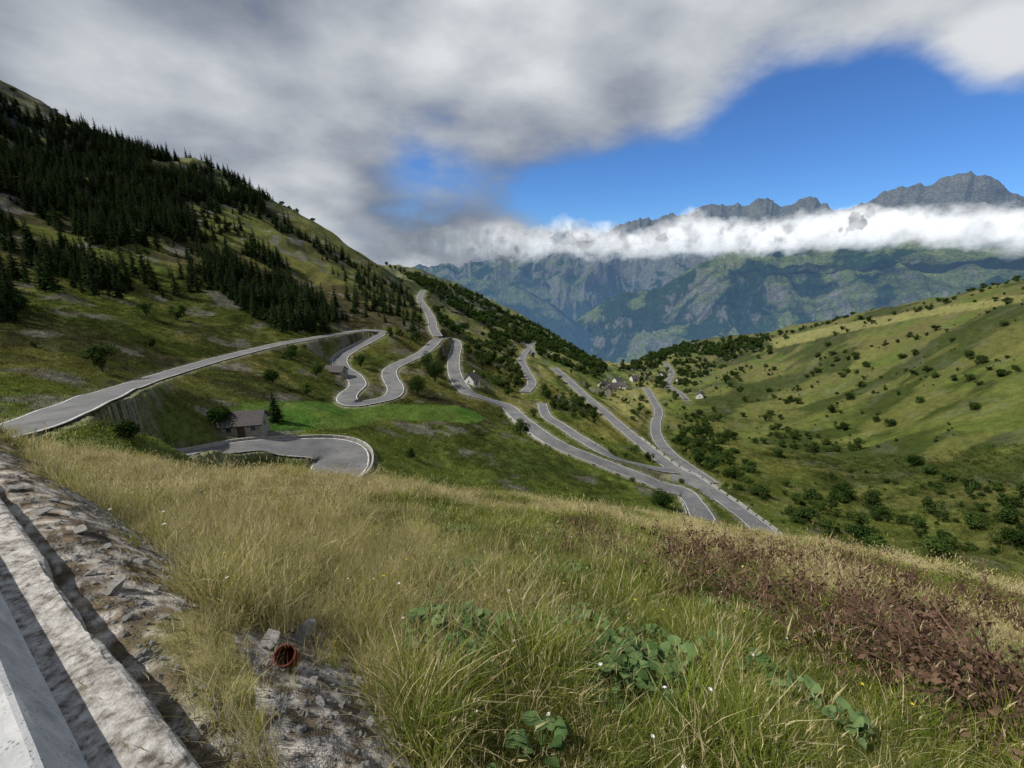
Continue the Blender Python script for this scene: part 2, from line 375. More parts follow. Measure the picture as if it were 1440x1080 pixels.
def clump(name,nb,R,hmin,hmax,wid,strawp,seedp,mats,lean=.5,seg=3):
    V_=[];F_=[];M_=[]
    for i in range(nb):
        a=random.uniform(0,6.283);rr=R*math.sqrt(random.random());bx,by=rr*math.cos(a),rr*math.sin(a)
        st=random.random()<strawp;seed=random.random()<seedp
        h=random.uniform(hmin,hmax)*(1.45 if seed else 1);la=a+random.gauss(0,1.1);ln=random.uniform(.08,lean)*h
        wa=random.uniform(0,3.14);wx,wy=math.cos(wa)*wid/2,math.sin(wa)*wid/2
        if seed: wx*=.4;wy*=.4
        b0=len(V_)
        for s in range(seg):
            t=s/seg;k=(1-t*.55)
            px=bx+math.cos(la)*ln*t*t;py=by+math.sin(la)*ln*t*t;pz=h*(t-.2*t*t)-.03*(s==0)
            V_.append((px-wx*k,py-wy*k,pz));V_.append((px+wx*k,py+wy*k,pz))
        tx,ty,tz=bx+math.cos(la)*ln,by+math.sin(la)*ln,h*.8
        V_.append((tx,ty,tz))
        for s in range(seg-1): q=b0+2*s;F_.append((q,q+1,q+3,q+2));M_.append(1 if (st or seed) else 0)
        q=b0+2*(seg-1);F_.append((q,q+1,q+2));M_.append(1 if (st or seed) else 0)
        if seed:
            sl=random.uniform(.05,.1)*h/.45;sw=wid*.9
            for ang in (0,1.57):
                cx,cy=math.cos(ang+wa)*sw,math.sin(ang+wa)*sw;b1=len(V_)
                V_+= [(tx,ty,tz-sl*.3),(tx+cx,ty+cy,tz+sl*.2),(tx+math.cos(la)*sl*.4,ty+math.sin(la)*sl*.4,tz+sl),(tx-cx,ty-cy,tz+sl*.2)];F_.append((b1,b1+1,b1+2,b1+3));M_.append(1)
    return mesh_np(name,V_,F_,mats,M_)
gG=leafmat('grass_blade',(.6,.68,.6),(1.6,1.48,1.1),True,.4)
gS=leafmat('dry_grass_blade',(.34,.28,.13),(.80,.71,.43),False,.35)
mats=[gG,gS]
grassC=coll('grassclump',[
 clump('g0',60,.12,.12,.44,.006,.06,.02,mats,1.0),clump('g1',60,.14,.14,.50,.005,.2,.08,mats,1.0),
 clump('g2',50,.12,.12,.44,.0045,.75,.2,mats,.9),clump('g3',55,.14,.14,.50,.005,.45,.25,mats,1.1),
 clump('g4',75,.34,.12,.36,.013,.15,.04,mats,1.0,2),clump('g5',75,.34,.12,.40,.012,.72,.18,mats,1.0,2)])
def scatter(N_,rmin,rmax,amax,pw=1.0,amin=None):
    a=rng.uniform(-amax if amin is None else amin,amax,N_);q=rng.random(N_)
    if pw==0: r=rmin*(rmax/rmin)**q
    elif pw==1: r=rmin+(rmax-rmin)*q
    else: r=np.sqrt(rmin**2+(rmax**2-rmin**2)*q)
    x=r*np.sin(a);y=r*np.cos(a);z=samp(Z,x,y);u,v=project(x,y,z);return x,y,z,r,u,v
LEAFP=[[(560,870),(720,860),(720,940),(700,960),(570,930)],[(800,880),(900,880),(1010,930),(1020,1010),(930,1030),(840,980)]]
def grass_set(N_,r0,r1,pw,far):
    x,y,z,r,u,v=scatter(N_,r0,r1,math.radians(64),pw)
    d=x*WN[0]+y*WN[1]
    nn=fbm(x*.9,y*.9,3,50);nj=(fbm(x*2.2,y*2.2,3,88)-.5)*70
    keep=(d>.35+ (nn-.3)*.4*sst(1.5,3,r))
    for dp in DIRT:
        for sh_ in (-10,-50): keep&=~(inpoly(u+nj,v+nj*.5+sh_,dp)&(rng.random(len(x))<.90)&(r<6))
    for lp in LEAFP:
        for sh_ in (-15,-60): keep&=~(inpoly(u,v+sh_,lp)&(rng.random(len(x))<.55))
    x,y,z,r,u,v,nn,d=[q[keep] for q in (x,y,z,r,u,v,nn,d)]
    m=len(x)
    dry=sst(.44,.64,fbm(x/2.6,y/2.6,4,91)+ (r-9)*.0060+.06*(np.clip((500-u)/500,0,1))-.05*(r<4))
    isd=rng.random(m)<dry*.85
    if far: idx=np.where(isd,5,4)
    else: idx=np.where(isd,rng.integers(2,4,m),rng.integers(0,2,m))
    tn=fbm(x*1.7+9,y*1.7,2,51)
    s=rng.uniform(.4,1.15,m)*(.25+.75*nn+.5*sst(.5,.75,tn))*(.5+.5*sst(.3,.8,d))
    hz=s*rng.uniform(.7,1.2,m)*(1-.25*sst(6,20,r))
    g1=np.array([.11,.165,.030]);g2=np.array([.28,.28,.078]);t=np.clip(rng.random(m)[:,None]*.55+dry[:,None]*.5,0,1)
    tint=(g1*(1-t)+g2*t)*(.7+.6*fbm(x*1.3,y*1.3,2,55))[:,None]
    rot=np.stack([rng.normal(0,.18,m),rng.normal(0,.18,m),rng.uniform(0,6.28,m)],1)
    return np.stack([x,y,z],1),rot,np.stack([s,s,hz],1),idx,tint
A_=grass_set(9000,.95,9,1,False);B_=grass_set(18000,7,34,2,True)
gn('meadow_grass',*[np.concatenate([a_,b_]) for a_,b_ in zip(A_[:3],B_[:3])],np.concatenate([A_[3],B_[3]]),grassC,np.concatenate([A_[4],B_[4]]))
x,y,z,r,u,v=scatter(45000,45,240,math.radians(60),1)
cc=samp(col,x,y);rdd=samp(rd,x,y)
k=(rdd>.8)&(~inpoly(u,v,FIELD));x,y,z,r=x[k],y[k],z[k],r[k];cc=cc[k];m=len(x)
s=rng.uniform(.5,1.6,m)*(.8+r/160)
tus=coll('tussock',[clump('t%d'%i,30,.55,.12,.34,.05,.0,0,mats,1.1,2) for i in range(3)])
gn('rough_grass',np.stack([x,y,z],1),np.stack([x*0,x*0,rng.uniform(0,6.28,m)],1),np.stack([s,s,s*.7],1),rng.integers(0,3,m),tus,cc*rng.uniform(.75,1.4,(m,1)))
# ---------------------------------------------------------------- trees
bark=simple('bark',[(.3,(.05,.04,.03)),(.7,(.12,.10,.08))],8,.95,.02)
conm=leafmat('conifer_needles',(.010,.022,.008),(.040,.065,.022),False,.12)
decm=leafmat('broadleaf_foliage',(.016,.034,.009),(.070,.110,.028),False,.25)
def cone_trunk(V_,F_,M_,h,r0,mi,ns=6,base=(0,0,0),top=None):
    b=len(V_);top=top or (base[0],base[1],base[2]+h)
    for k_,(p,rr) in enumerate(((base,r0),(top,r0*.15))):
        for i in range(ns): a=6.283*i/ns;V_.append((p[0]+rr*math.cos(a),p[1]+rr*math.sin(a),p[2]))
    for i in range(ns): j=(i+1)%ns;F_.append((b+i,b+j,b+ns+j,b+ns+i));M_.append(mi)
def conifer(name,H=10,dens=1.0,rad=.24):
    V_=[];F_=[];M_=[];cone_trunk(V_,F_,M_,H,.025*H,1,6,(0,0,-.5))
    levels=int(15*dens)
    for l in range(levels):
        t=(l+.3)/levels;z=H*(.08+.9*t);R=rad*H*(1-t)**.85+.04*H*.4
        nb=int((9-4*t)*dens)+2
        for k_ in range(nb):
            a=random.uniform(0,6.283);L_=R*random.uniform(.65,1.12);wz=L_*.32;dr=-L_*random.uniform(.12,.4)
            ca,sa=math.cos(a),math.sin(a);z0=z+random.uniform(-.03,.03)*H
            for q in range(3):
                t0=q/3.3;t1=t0+.45;w0=wz*(1.1-t0);b=len(V_);tw=random.uniform(-.5,.5)
                p0=(ca*L_*t0,sa*L_*t0,z0+dr*t0);p1=(ca*L_*t1,sa*L_*t1,z0+dr*t1*1.1)
                mx_,my_=(p0[0]+p1[0])/2,(p0[1]+p1[1])/2;mz=(p0[2]+p1[2])/2
                V_+= [p0,(mx_-sa*w0,my_+ca*w0,mz-w0*.45+tw*w0),p1,(mx_+sa*w0,my_-ca*w0,mz-w0*.45-tw*w0)]
                F_.append((b,b+1,b+2,b+3));M_.append(0)
    return mesh_np(name,V_,F_,[conm,bark],M_)
def broadleaf(name,H=6,W=5,leaves=900,ls=.35,trunk=.25,nclus=14,mat=None,low=False):
    V_=[];F_=[];M_=[];cl=[]
    for i in range(nclus):
        while True:
            p=np.array([random.uniform(-1,1),random.uniform(-1,1),random.uniform(-1,1)])
            if np.linalg.norm(p)<1: break
        zc=H*(trunk+(1-trunk)*.5)
        c_=np.array([p[0]*W*.36,p[1]*W*.36,zc+p[2]*H*(1-trunk)*.34]);cl.append((c_,random.uniform(.14,.26)*W))
    cone_trunk(V_,F_,M_,H*.7,.03*H,1,7,(0,0,-.6),(0,0,H*.6))
    for c_,r_ in cl[:8]: cone_trunk(V_,F_,M_,1,.014*H,1,5,(0,0,H*trunk*.7),tuple(c_))
    for i in range(leaves):
        c_,r_=random.choice(cl);d=np.random.normal(size=3);d/=np.linalg.norm(d);p=c_+d*r_*random.uniform(.55,1.08)
        if p[2]<.05: p[2]=.05+random.random()*.1
        a=np.random.normal(size=3);a-=a.dot(d)*d*.7;a/=np.linalg.norm(a);b2=np.cross(a,d+np.random.normal(size=3)*.6);b2/=np.linalg.norm(b2)+1e-6
        s=ls*random.uniform(.5,1.1);b=len(V_)
        V_+= [tuple(p-a*s),tuple(p-b2*s*.55),tuple(p+a*s),tuple(p+b2*s*.55)];F_.append((b,b+1,b+2,b+3));M_.append(0)
    return mesh_np(name,V_,F_,[mat or decm,bark],M_)
conC=coll('conifer',[conifer('c%d'%i,10,1,random.uniform(.17,.24)) for i in range(4)])
decC=coll('broadleaf',[broadleaf('b%d'%i,random.uniform(4.5,7.5),6.5,750,.42,.05,12) for i in range(6)])
def visible_put(mesh,name,u,v,s,rz=0):
    p=cast(u,v);o_=bpy.data.objects.new(name,mesh);o_.location=(p[0],p[1],float(samp(Z,p[0:1],p[1:2])[0]));o_.scale=(s,s,s);o_.rotation_euler=(0,0,rz);link(o_);return o_
FOR=[[(-20,132),(60,165),(200,220),(310,245),(392,292),(380,302),(300,285),(255,300),(300,345),(200,335),(150,352),(80,318),(-20,262)],
 [(-20,298),(60,332),(130,370),(190,405),(182,428),(100,412),(40,372),(-20,352)],
 [(290,362),(400,366),(402,392),(470,440),(474,466),(405,472),(335,432),(295,402)],[(-20,415),(30,425),(20,448),(-20,450)]]
def trees(N_,r0,r1,a0,a1,fn,name,C_,smin,smax,sq=(1,1),pw=1.6):
    a=rng.uniform(math.radians(a0),math.radians(a1),N_);r=np.sqrt(r0*r0+(r1*r1-r0*r0)*rng.random(N_))
    x=r*np.sin(a);y=r*np.cos(a);z=samp(Z,x,y);u,v=project(x,y,z);pr=fn(x,y,r,u,v)
    k=(rng.random(N_)<pr)&(samp(rd,x,y)>2.2);x,y,z=x[k],y[k],z[k];m=len(x);s=rng.uniform(0,1,m)**pw*(smax-smin)+smin
    gn(name,np.stack([x,y,z],1),np.stack([x*0,x*0,rng.uniform(0,6.28,m)],1),np.stack([s,s,s*rng.uniform(*sq,m)],1),rng.integers(0,len(C_.objects),m),C_,np.ones((m,3)))
def fcon(x,y,r,u,v):
    p=np.zeros(len(x));nn=fbm(x/28,y/28,3,5);n5=fbm(x/13,y/13,2,6)
    for f in FOR: p=np.where(inpoly(u+ (nn-.5)*50,v+(nn-.5)*40,f),.97*sst(.22,.40,nn)*sst(.2,.45,n5),p)
    sc_=inpoly(u,v,[(-20,260),(100,300),(300,280),(400,310),(600,430),(610,480),(480,450),(300,440),(180,420),(-20,420)])
    return np.maximum(p,np.where(sc_,.12*sst(.45,.62,nn),0))
trees(36000,85,620,-64,-5,fcon,'pine_forest',conC,.4,1.25,(.8,1.25),1.2)
MIXP=[([(540,372),(660,412),(760,462),(862,522),(835,532),(740,492),(650,442),(600,408)],.75),([(640,492),(700,470),(745,510),(735,548),(690,545),(660,530)],.6),
 ([(750,530),(800,535),(850,575),(870,610),(820,600),(770,570)],.55),([(868,520),(960,486),(1080,472),(1085,500),(1010,520),(960,545),(900,548)],.6),
 ([(950,575),(1000,570),(1050,640),(1060,690),(1000,665),(960,640)],.65),([(590,425),(640,440),(680,480),(640,475),(605,450)],.4),([(860,560),(960,560),(940,600),(880,590)],.12),
 ([(1060,690),(1120,710),(1260,745),(1300,720),(1440,740),(1440,780),(1250,785),(1120,745)],.5),([(1180,500),(1440,500),(1440,560),(1250,600),(1150,590)],.20),
 ([(1080,600),(1200,590),(1220,640),(1120,650)],.4),([(540,480),(600,440),(610,470),(560,500)],.4),([(1085,470),(1200,447),(1330,428),(1440,408),(1440,420),(1330,440),(1200,462),(1085,485)],.15),
 ([(1340,690),(1440,660),(1440,730),(1360,730)],.4)]
def fdec(x,y,r,u,v):
    nn=fbm(x/22,y/22,3,15);p=np.zeros(len(x))
    p=np.where((u>930)&(r>110)&(r<540),.035*(.15+7*sst(.5,.62,nn)),p)
    p=np.where((u<620)&(r>60),.05*sst(.42,.6,nn),p)
    p=np.where((u>=620)&(u<=930)&(r>100),.05*sst(.4,.6,nn),p)
    for f,w_ in MIXP: p=np.where(inpoly(u,v,f),w_*sst(.28,.5,nn),p)
    return np.where(inpoly(u,v,FIELD)|inpoly(u,v-14,FIELD),0,p)
trees(30000,75,560,-58,60,fdec,'hillside_shrubs',decC,.16,1.05,(.6,1.1),2.0)
def fdec2(x,y,r,u,v):
    nn=fbm(x/40,y/40,3,18);p=np.zeros(len(x))
    for f,w_ in MIXP[:4]: p=np.where(inpoly(u,v,f),w_*sst(.3,.5,nn),p)
    return p
trees(16000,330,1000,-25,40,fdec2,'valley_woodland',decC,.7,1.3,(.8,1.3))
visible_put(conifer('pine',10,1.5,.27),'pine_tree',388,592,.62)
bigleaf=leafmat('tree_foliage',(.012,.028,.007),(.055,.095,.022),False,.2)
def bt(n_,H,W,l): return broadleaf(n_,H,W,l,.2,.1,26,bigleaf)
visible_put(bt('ta',9,8,5000),'broadleaf_tree',612,538,1.0)
visible_put(bt('tb',7,7,3500),'broadleaf_tree',588,556,1.0)
visible_put(bt('tc',9,6,3000),'broadleaf_tree',602,525,1.1)
visible_put(bt('td',3.5,4,1500),'shrub',384,540,1.2);visible_put(bt('te',3,3,1300),'shrub',312,600,1.2);visible_put(bt('tf',2.4,4,1500),'shrub',180,616,.6)
visible_put(bt('tg',4,6,3200),'shrub',928,712,1.0);visible_put(bt('th',3,5,2500),'shrub',1184,702,1.8);visible_put(bt('tk',3,4,2000),'shrub',1285,655,1.5);visible_put(bt('tl',3.4,5,2000),'shrub',1424,770,1.4)
visible_put(bt('ti',3,7,3000),'juniper_shrub',398,694,.5)
visible_put(bt('tj',3,4,1500),'shrub',410,505,1.1)
# ---------------------------------------------------------------- buildings
slate=simple('slate_roof',[(.3,(.045,.042,.042)),(.7,(.11,.10,.10))],4,.8,.03,12)
stonew=simple('stone_wall',[(.3,(.14,.13,.115)),(.5,(.26,.245,.22)),(.7,(.38,.36,.33))],3,.95,.06,6)
whitew=simple('lime_render',[(.3,(.5,.49,.46)),(.7,(.66,.65,.62))],1.5,.9)
wood=simple('dark_wood',[(.3,(.04,.03,.02)),(.7,(.10,.07,.05))],5,.8)
glass=simple('window_glass',[(.3,(.02,.025,.03)),(.7,(.05,.06,.07))],1,.15,spec=.5)
def boxv(V_,F_,x0,x1,y0,y1,z0,z1):
    b=len(V_);V_+= [(x0,y0,z0),(x1,y0,z0),(x1,y1,z0),(x0,y1,z0),(x0,y0,z1),(x1,y0,z1),(x1,y1,z1),(x0,y1,z1)]
    F_+= [(b,b+3,b+2,b+1),(b+4,b+5,b+6,b+7),(b,b+1,b+5,b+4),(b+1,b+2,b+6,b+5),(b+2,b+3,b+7,b+6),(b+3,b,b+4,b+7)]
def house(name,u,v,L_,W_,H_,RH,yaw,wm,rm,chim=True):
    p=cast(u,v);z0=float(samp(Z,p[0:1],p[1:2])[0]);e=bpy.data.objects.new(name,None);e.location=(p[0],p[1],z0);e.rotation_euler=(0,0,math.radians(yaw));link(e)
    l,w2=L_/2,W_/2
    V_=[(-l,-w2,-3),(l,-w2,-3),(l,w2,-3),(-l,w2,-3),(-l,-w2,H_),(l,-w2,H_),(l,w2,H_),(-l,w2,H_),(-l,0,H_+RH),(l,0,H_+RH)]
    F_=[(0,1,5,4),(2,3,7,6),(1,2,6,9,5),(3,0,4,8,7)]
    link(bpy.data.objects.new('walls',mesh_np('walls',V_,F_,[wm])),e)
    o_=.35;V_=[];F_=[]
    for s in(-1,1):
        b=len(V_);dn=RH*o_/w2
        for t_ in(0,.16):
            V_+= [(-l-o_,s*(w2+o_),H_-dn+.04+t_),(l+o_,s*(w2+o_),H_-dn+.04+t_),(l+o_,0,H_+RH+.04+t_),(-l-o_,0,H_+RH+.04+t_)]
        F_+= [(b,b+1,b+2,b+3),(b+4,b+5,b+6,b+7),(b,b+1,b+5,b+4),(b+1,b+2,b+6,b+5),(b+3,b,b+4,b+7)]
    link(bpy.data.objects.new('roof',mesh_np('roof',V_,F_,[rm])),e)
    V_=[];F_=[];boxv(V_,F_,-.55,.55,-w2-.06,-w2+.1,0,2.0);link(bpy.data.objects.new('door',mesh_np('door',V_,F_,[wood])),e)
    V_=[];F_=[]
    for wx in(-l*.6,l*.6): boxv(V_,F_,wx-.35,wx+.35,-w2-.03,-w2+.1,1.0,1.8)
    for sx in(-1,1): boxv(V_,F_,min(sx*l,sx*(l+.03)),max(sx*l,sx*(l+.03)),-.35,.35,H_*.55,H_*.55+.8)
    link(bpy.data.objects.new('windows',mesh_np('windows',V_,F_,[glass])),e)
    if chim:
        V_=[];F_=[];boxv(V_,F_,l*.6,l*.6+.5,-.25,.25,H_+RH*.6,H_+RH+.7);link(bpy.data.objects.new('chimney',mesh_np('chimney',V_,F_,[wm])),e)
house('stone_barn',347,608,6,4.4,2.1,1.6,14,stonew,slate,False)
house('stone_barn',473,528,6.5,4,1.9,1.5,-12,stonew,slate,False)
house('white_house',664,541,4.6,4.6,2.6,2.2,60,whitew,slate)
for u_,v_,yw in((862,547,10),(848,545,40),(874,546,-20),(855,553,70),(868,539,30),(984,560,60),(892,536,15),(930,530,50),(956,540,10)): house('village_house',u_,v_,7,5.4,3,2.3,yw,whitew if u_%2==0 else stonew,slate)
# ---------------------------------------------------------------- foreground barrier
def concmat(name,stops,scale,pit,bd):
    m,nt,o=newmat(name);b=N(nt,'ShaderNodeBsdfPrincipled');tc=N(nt,'ShaderNodeTexCoord');v_=tc.outputs['Object']
    c=ramp(nt,noise(nt,scale,7,.7,v_),stops)
    vo=N(nt,'ShaderNodeTexVoronoi');vo.inputs['Scale'].default_value=pit;nt.links.new(v_,vo.inputs['Vector'])
    vo.feature='F1';pc=N(nt,'ShaderNodeMapRange');pc.inputs[1].default_value=.1;pc.inputs[2].default_value=.35;pc.inputs[3].default_value=.45;pc.inputs[4].default_value=1.;nt.links.new(vo.outputs['Distance'],pc.inputs[0])
    gate=N(nt,'ShaderNodeMapRange');gate.inputs[1].default_value=.48;gate.inputs[2].default_value=.56;nt.links.new(noise(nt,pit*.3,4,.6,v_),gate.inputs[0])
    k=Mth(nt,'ADD',1.,Mth(nt,'MULTIPLY',Mth(nt,'SUBTRACT',pc.outputs[0],1.),gate.outputs[0]))
    vm=N(nt,'ShaderNodeVectorMath',operation='SCALE');nt.links.new(c,vm.inputs[0]);nt.links.new(k,vm.inputs['Scale']);nt.links.new(vm.outputs[0],b.inputs['Base Color'])
    h=Mth(nt,'ADD',Mth(nt,'MULTIPLY',noise(nt,scale*5,6,.75,v_),1.2),k);bp=N(nt,'ShaderNodeBump');bp.inputs['Distance'].default_value=bd;nt.links.new(h,bp.inputs['Height']);nt.links.new(bp.outputs[0],b.inputs['Normal'])
    b.inputs['Roughness'].default_value=.92;b.inputs['Specular IOR Level'].default_value=.2;nt.links.new(b.outputs[0],o.inputs[0]);return m
conc=concmat('rough_concrete',[(.36,(.12,.105,.09)),(.44,(.28,.26,.235)),(.53,(.46,.44,.41)),(.66,(.66,.64,.61))],17,34,.008)
conc2=concmat('smooth_concrete',[(.3,(.30,.31,.32)),(.46,(.42,.43,.435)),(.58,(.52,.52,.52)),(.72,(.60,.60,.59))],5.5,70,.004)
def wl(s,d):
    dv=np.array([-.835,.55]);nv=np.array([.55,.835]);return dv*s+nv*d
def prism(name,prof,s0,s1,ns,mat,jit):
    V_=[];F_=[];m=len(prof)
    for i in range(ns+1):
        s=s0+(s1-s0)*i/ns
        for q,(d,z_) in enumerate(prof):
            j=jit*(fbm(np.array([s*16+q*7.3]),np.array([q*3.1]),4,6)[0]-.5)*2
            edge=0
            if jit>.003 and d>.23: edge=-.05*max(0,fbm(np.array([s*2.3]),np.array([.7]),3,16)[0]-.45)*2.0
            p=wl(s,d+j+edge);V_.append((p[0],p[1],z_-WSL*s+j*.5))
    for i in range(ns):
        for k_ in range(m): a=i*m+k_;b=i*m+(k_+1)%m;F_.append((a,b,b+m,a+m))
    F_.append(tuple(range(m)));F_.append(tuple(range(ns*m,ns*m+m))[::-1])
    link(bpy.data.objects.new(name,mesh_np(name,V_,F_,[mat],smooth=False)))
prof=[(.03,-2.2),(.03,-1.46)]+[(.05+.02*i,-1.455) for i in range(1,10)]+[(.245,-1.46),(.262,-1.475),(.275,-1.52),(.285,-3)]
prism('concrete_footing',prof,-3,9,600,conc,.005)
prism('concrete_barrier',[(.07,-1.6),(.07,-1.43),(.005,-1.25),(-.005,-1.232),(-.02,-1.225),(-.30,-1.225),(-.315,-1.24),(-.40,-1.6)],-3,9,60,conc2,.002)
Vr=[]
for s in (-12,14):
    for d,z_ in [(-.45,-1.58),(-7,-1.58)]: p=wl(s,d);Vr.append((p[0],p[1],z_-WSL*s+.03))
link(bpy.data.objects.new('road',mesh_np('road',Vr,[(0,1,3,2)],[asph])))
rockm_=concmat('pale_rock',[(.3,(.30,.28,.25)),(.5,(.50,.485,.455)),(.7,(.68,.67,.64))],3,14,.03)
def gpos(u,v):
    a,e=aze(u,v);rs=np.exp(np.linspace(math.log(.8),math.log(33),3000));zz=samp(Z,rs*math.sin(a),rs*math.cos(a));k=np.where(zz/rs>=e)[0];i=k[0] if len(k) else -1
    return rs[i]*math.sin(a),rs[i]*math.cos(a),zz[i]
def rock(name,u,v,s,flat=.5,rz=0):
    g_=gpos(u,v)
    bm=bmesh.new();bmesh.ops.create_icosphere(bm,subdivisions=3,radius=1)
    pl=[(Vector(np.random.normal(size=3)).normalized(),random.uniform(.45,.75)) for _ in range(12)]
    for vt in bm.verts:
        c_=vt.co.copy()
        for nr_,dd_ in pl:
            q=c_.dot(nr_)
            if q>dd_: c_-=nr_*(q-dd_)
        c_+=Vector(np.random.normal(size=3))*.014
        vt.co=Vector((c_.x*1.3,c_.y*.9,c_.z*flat))
    me=bpy.data.meshes.new(name);bm.to_mesh(me);bm.free();me.materials.append(rockm_)
    o_=bpy.data.objects.new(name,me);o_.location=(g_[0],g_[1],g_[2]+s*flat*.5);o_.scale=(s,s,s);o_.rotation_euler=(random.uniform(-.25,.25),random.uniform(-.25,.25),rz);link(o_);return o_
for (u_,v_,s) in [(200,792,.055),(160,832,.065),(240,802,.04),(112,748,.08),(60,722,.07),(220,828,.03),(140,700,.05),(425,900,.11),(375,908,.08),(180,870,.03),(130,808,.035),(255,850,.03),(540,985,.045),(470,1010,.03),(500,965,.045),(20,690,.07),(450,990,.03),(520,1020,.03),(440,960,.035),(150,770,.04),(75,705,.05),(200,850,.025),(230,870,.025),(170,745,.035)]:
    rock('rock',u_,v_,s,random.uniform(.35,.6),random.uniform(0,3))
def pebble(n_):
    bm=bmesh.new();bmesh.ops.create_icosphere(bm,subdivisions=1,radius=1)
    for vt in bm.verts: vt.co=Vector((vt.co.x*random.uniform(.6,1.2),vt.co.y*random.uniform(.6,1.2),vt.co.z*random.uniform(.4,.7)))
    me=bpy.data.meshes.new(n_);bm.to_mesh(me);bm.free();me.materials.append(rockm_);return me
pebC=coll('pebble',[pebble('p%d'%i) for i in range(5)])
x,y,z,r,u,v=scatter(60000,.9,7,math.radians(62),1);nj=(fbm(x*2.2,y*2.2,3,88)-.5)*70;k=np.zeros(len(x),bool)
for dp in DIRT: k|=inpoly(u+nj,v+nj*.5,dp)
d=x*WN[0]+y*WN[1];k|=(d>.27)&(d<.42);k&=(d>.26)&(rng.random(len(x))<.25)
x,y,z=x[k],y[k],z[k];m=len(x);s=.004+.022*rng.random(m)**4
gn('rubble',np.stack([x,y,z],1),rng.uniform(0,6,(m,3)),np.stack([s,s,s],1),rng.integers(0,5,m),pebC,np.ones((m,3)))
# rusty pipe
rust=simple('rusty_metal',[(.35,(.06,.016,.010)),(.5,(.13,.032,.019)),(.65,(.19,.055,.032))],30,.85,.0006,60)
p=gpos(407,936);bm=bmesh.new();ns=32;rings=[(.05,-.08),(.05,.085),(.053,.088),(.053,.098),(.046,.098),(.044,.02),(.042,-.03)]
rv=[[bm.verts.new((q*math.cos(6.283*i/ns),q*math.sin(6.283*i/ns),z_)) for i in range(ns)] for q,z_ in rings]
for a_ in range(len(rv)-1):
    for i in range(ns): j=(i+1)%ns;bm.faces.new((rv[a_][i],rv[a_][j],rv[a_+1][j],rv[a_+1][i]))
bm.faces.new(rv[-1])
me=bpy.data.meshes.new('rusty_pipe');bm.to_mesh(me);bm.free();me.materials.append(rust);o_=bpy.data.objects.new('rusty_pipe',me);o_.location=(p[0],p[1],p[2]+.05);o_.rotation_euler=(.6,.1,.2);link(o_)
# broad-leaf plants
brd=leafmat('broad_leaf',(.06,.11,.035),(.17,.25,.10),False,.25)
def rosette(name,nl,sz):
    V_=[];F_=[]
    for i in range(nl):
        a=random.uniform(0,6.283);L_=sz*random.uniform(.5,1);el=random.uniform(.15,1.1);ca,sa=math.cos(a),math.sin(a);b=len(V_);st=L_*.6;W_=L_*.30;tl=random.uniform(-.5,.5)
        pr=[(.0,.02),(.06,.6),(.2,.95),(.42,1.0),(.65,.82),(.85,.5),(1,.03)]
        for t,wd_ in pr:
            d=st+L_*.62*t;zz=math.sin(el)*d*.9-(t*t)*L_*.26
            for s in(-1,0,1): V_.append((ca*d*math.cos(el)-sa*s*W_*wd_,sa*d*math.cos(el)+ca*s*W_*wd_,zz+abs(s)*W_*wd_*.35+s*tl*W_*wd_+random.uniform(-.006,.006)))
        for k_ in range(len(pr)-1):
            for s in(0,1): q=b+k_*3+s;F_.append((q,q+1,q+4,q+3))
        q=len(V_);V_+= [(0,0,0),(.006,0,0),(ca*st*math.cos(el),sa*st*math.cos(el),math.sin(el)*st*.9),(ca*st*math.cos(el)+.006,sa*st*math.cos(el),math.sin(el)*st*.9)];F_.append((q,q+1,q+3,q+2))
    return mesh_np(name,V_,F_,[brd],smooth=True)
for (u_,v_,s) in [(590,905,.2),(640,900,.19),(690,908,.2),(665,890,.17),(610,885,.16),(830,900,.17),(860,935,.2),(900,940,.2),(950,950,.2),(1000,930,.17),(925,985,.18),(880,965,.18),(760,1075,.18),(1120,990,.18),(1060,960,.18),(1180,1040,.17)]:
    g_=gpos(u_,v_);o_=bpy.data.objects.new('broadleaf_plant',rosette('ros',16,s));o_.location=(g_[0],g_[1],g_[2]+.13);link(o_)
herbC=coll('herb',[rosette('h%d'%i,9,.10) for i in range(4)])
x,y,z,r,u,v=scatter(8000,1.2,9,math.radians(60),1);nn=fbm(x*1.1,y*1.1,3,66);k=(x*WN[0]+y*WN[1]>.6)&(rng.random(len(x))<.6*sst(.46,.62,nn))&(u>620);x,y,z=x[k],y[k],z[k];m=len(x);s=rng.uniform(.5,1.3,m)
gn('low_herbs',np.stack([x,y,z+.08],1),np.stack([rng.normal(0,.2,m),rng.normal(0,.2,m),rng.uniform(0,6,m)],1),np.stack([s,s,s],1),rng.integers(0,4,m),herbC,np.ones((m,3)))
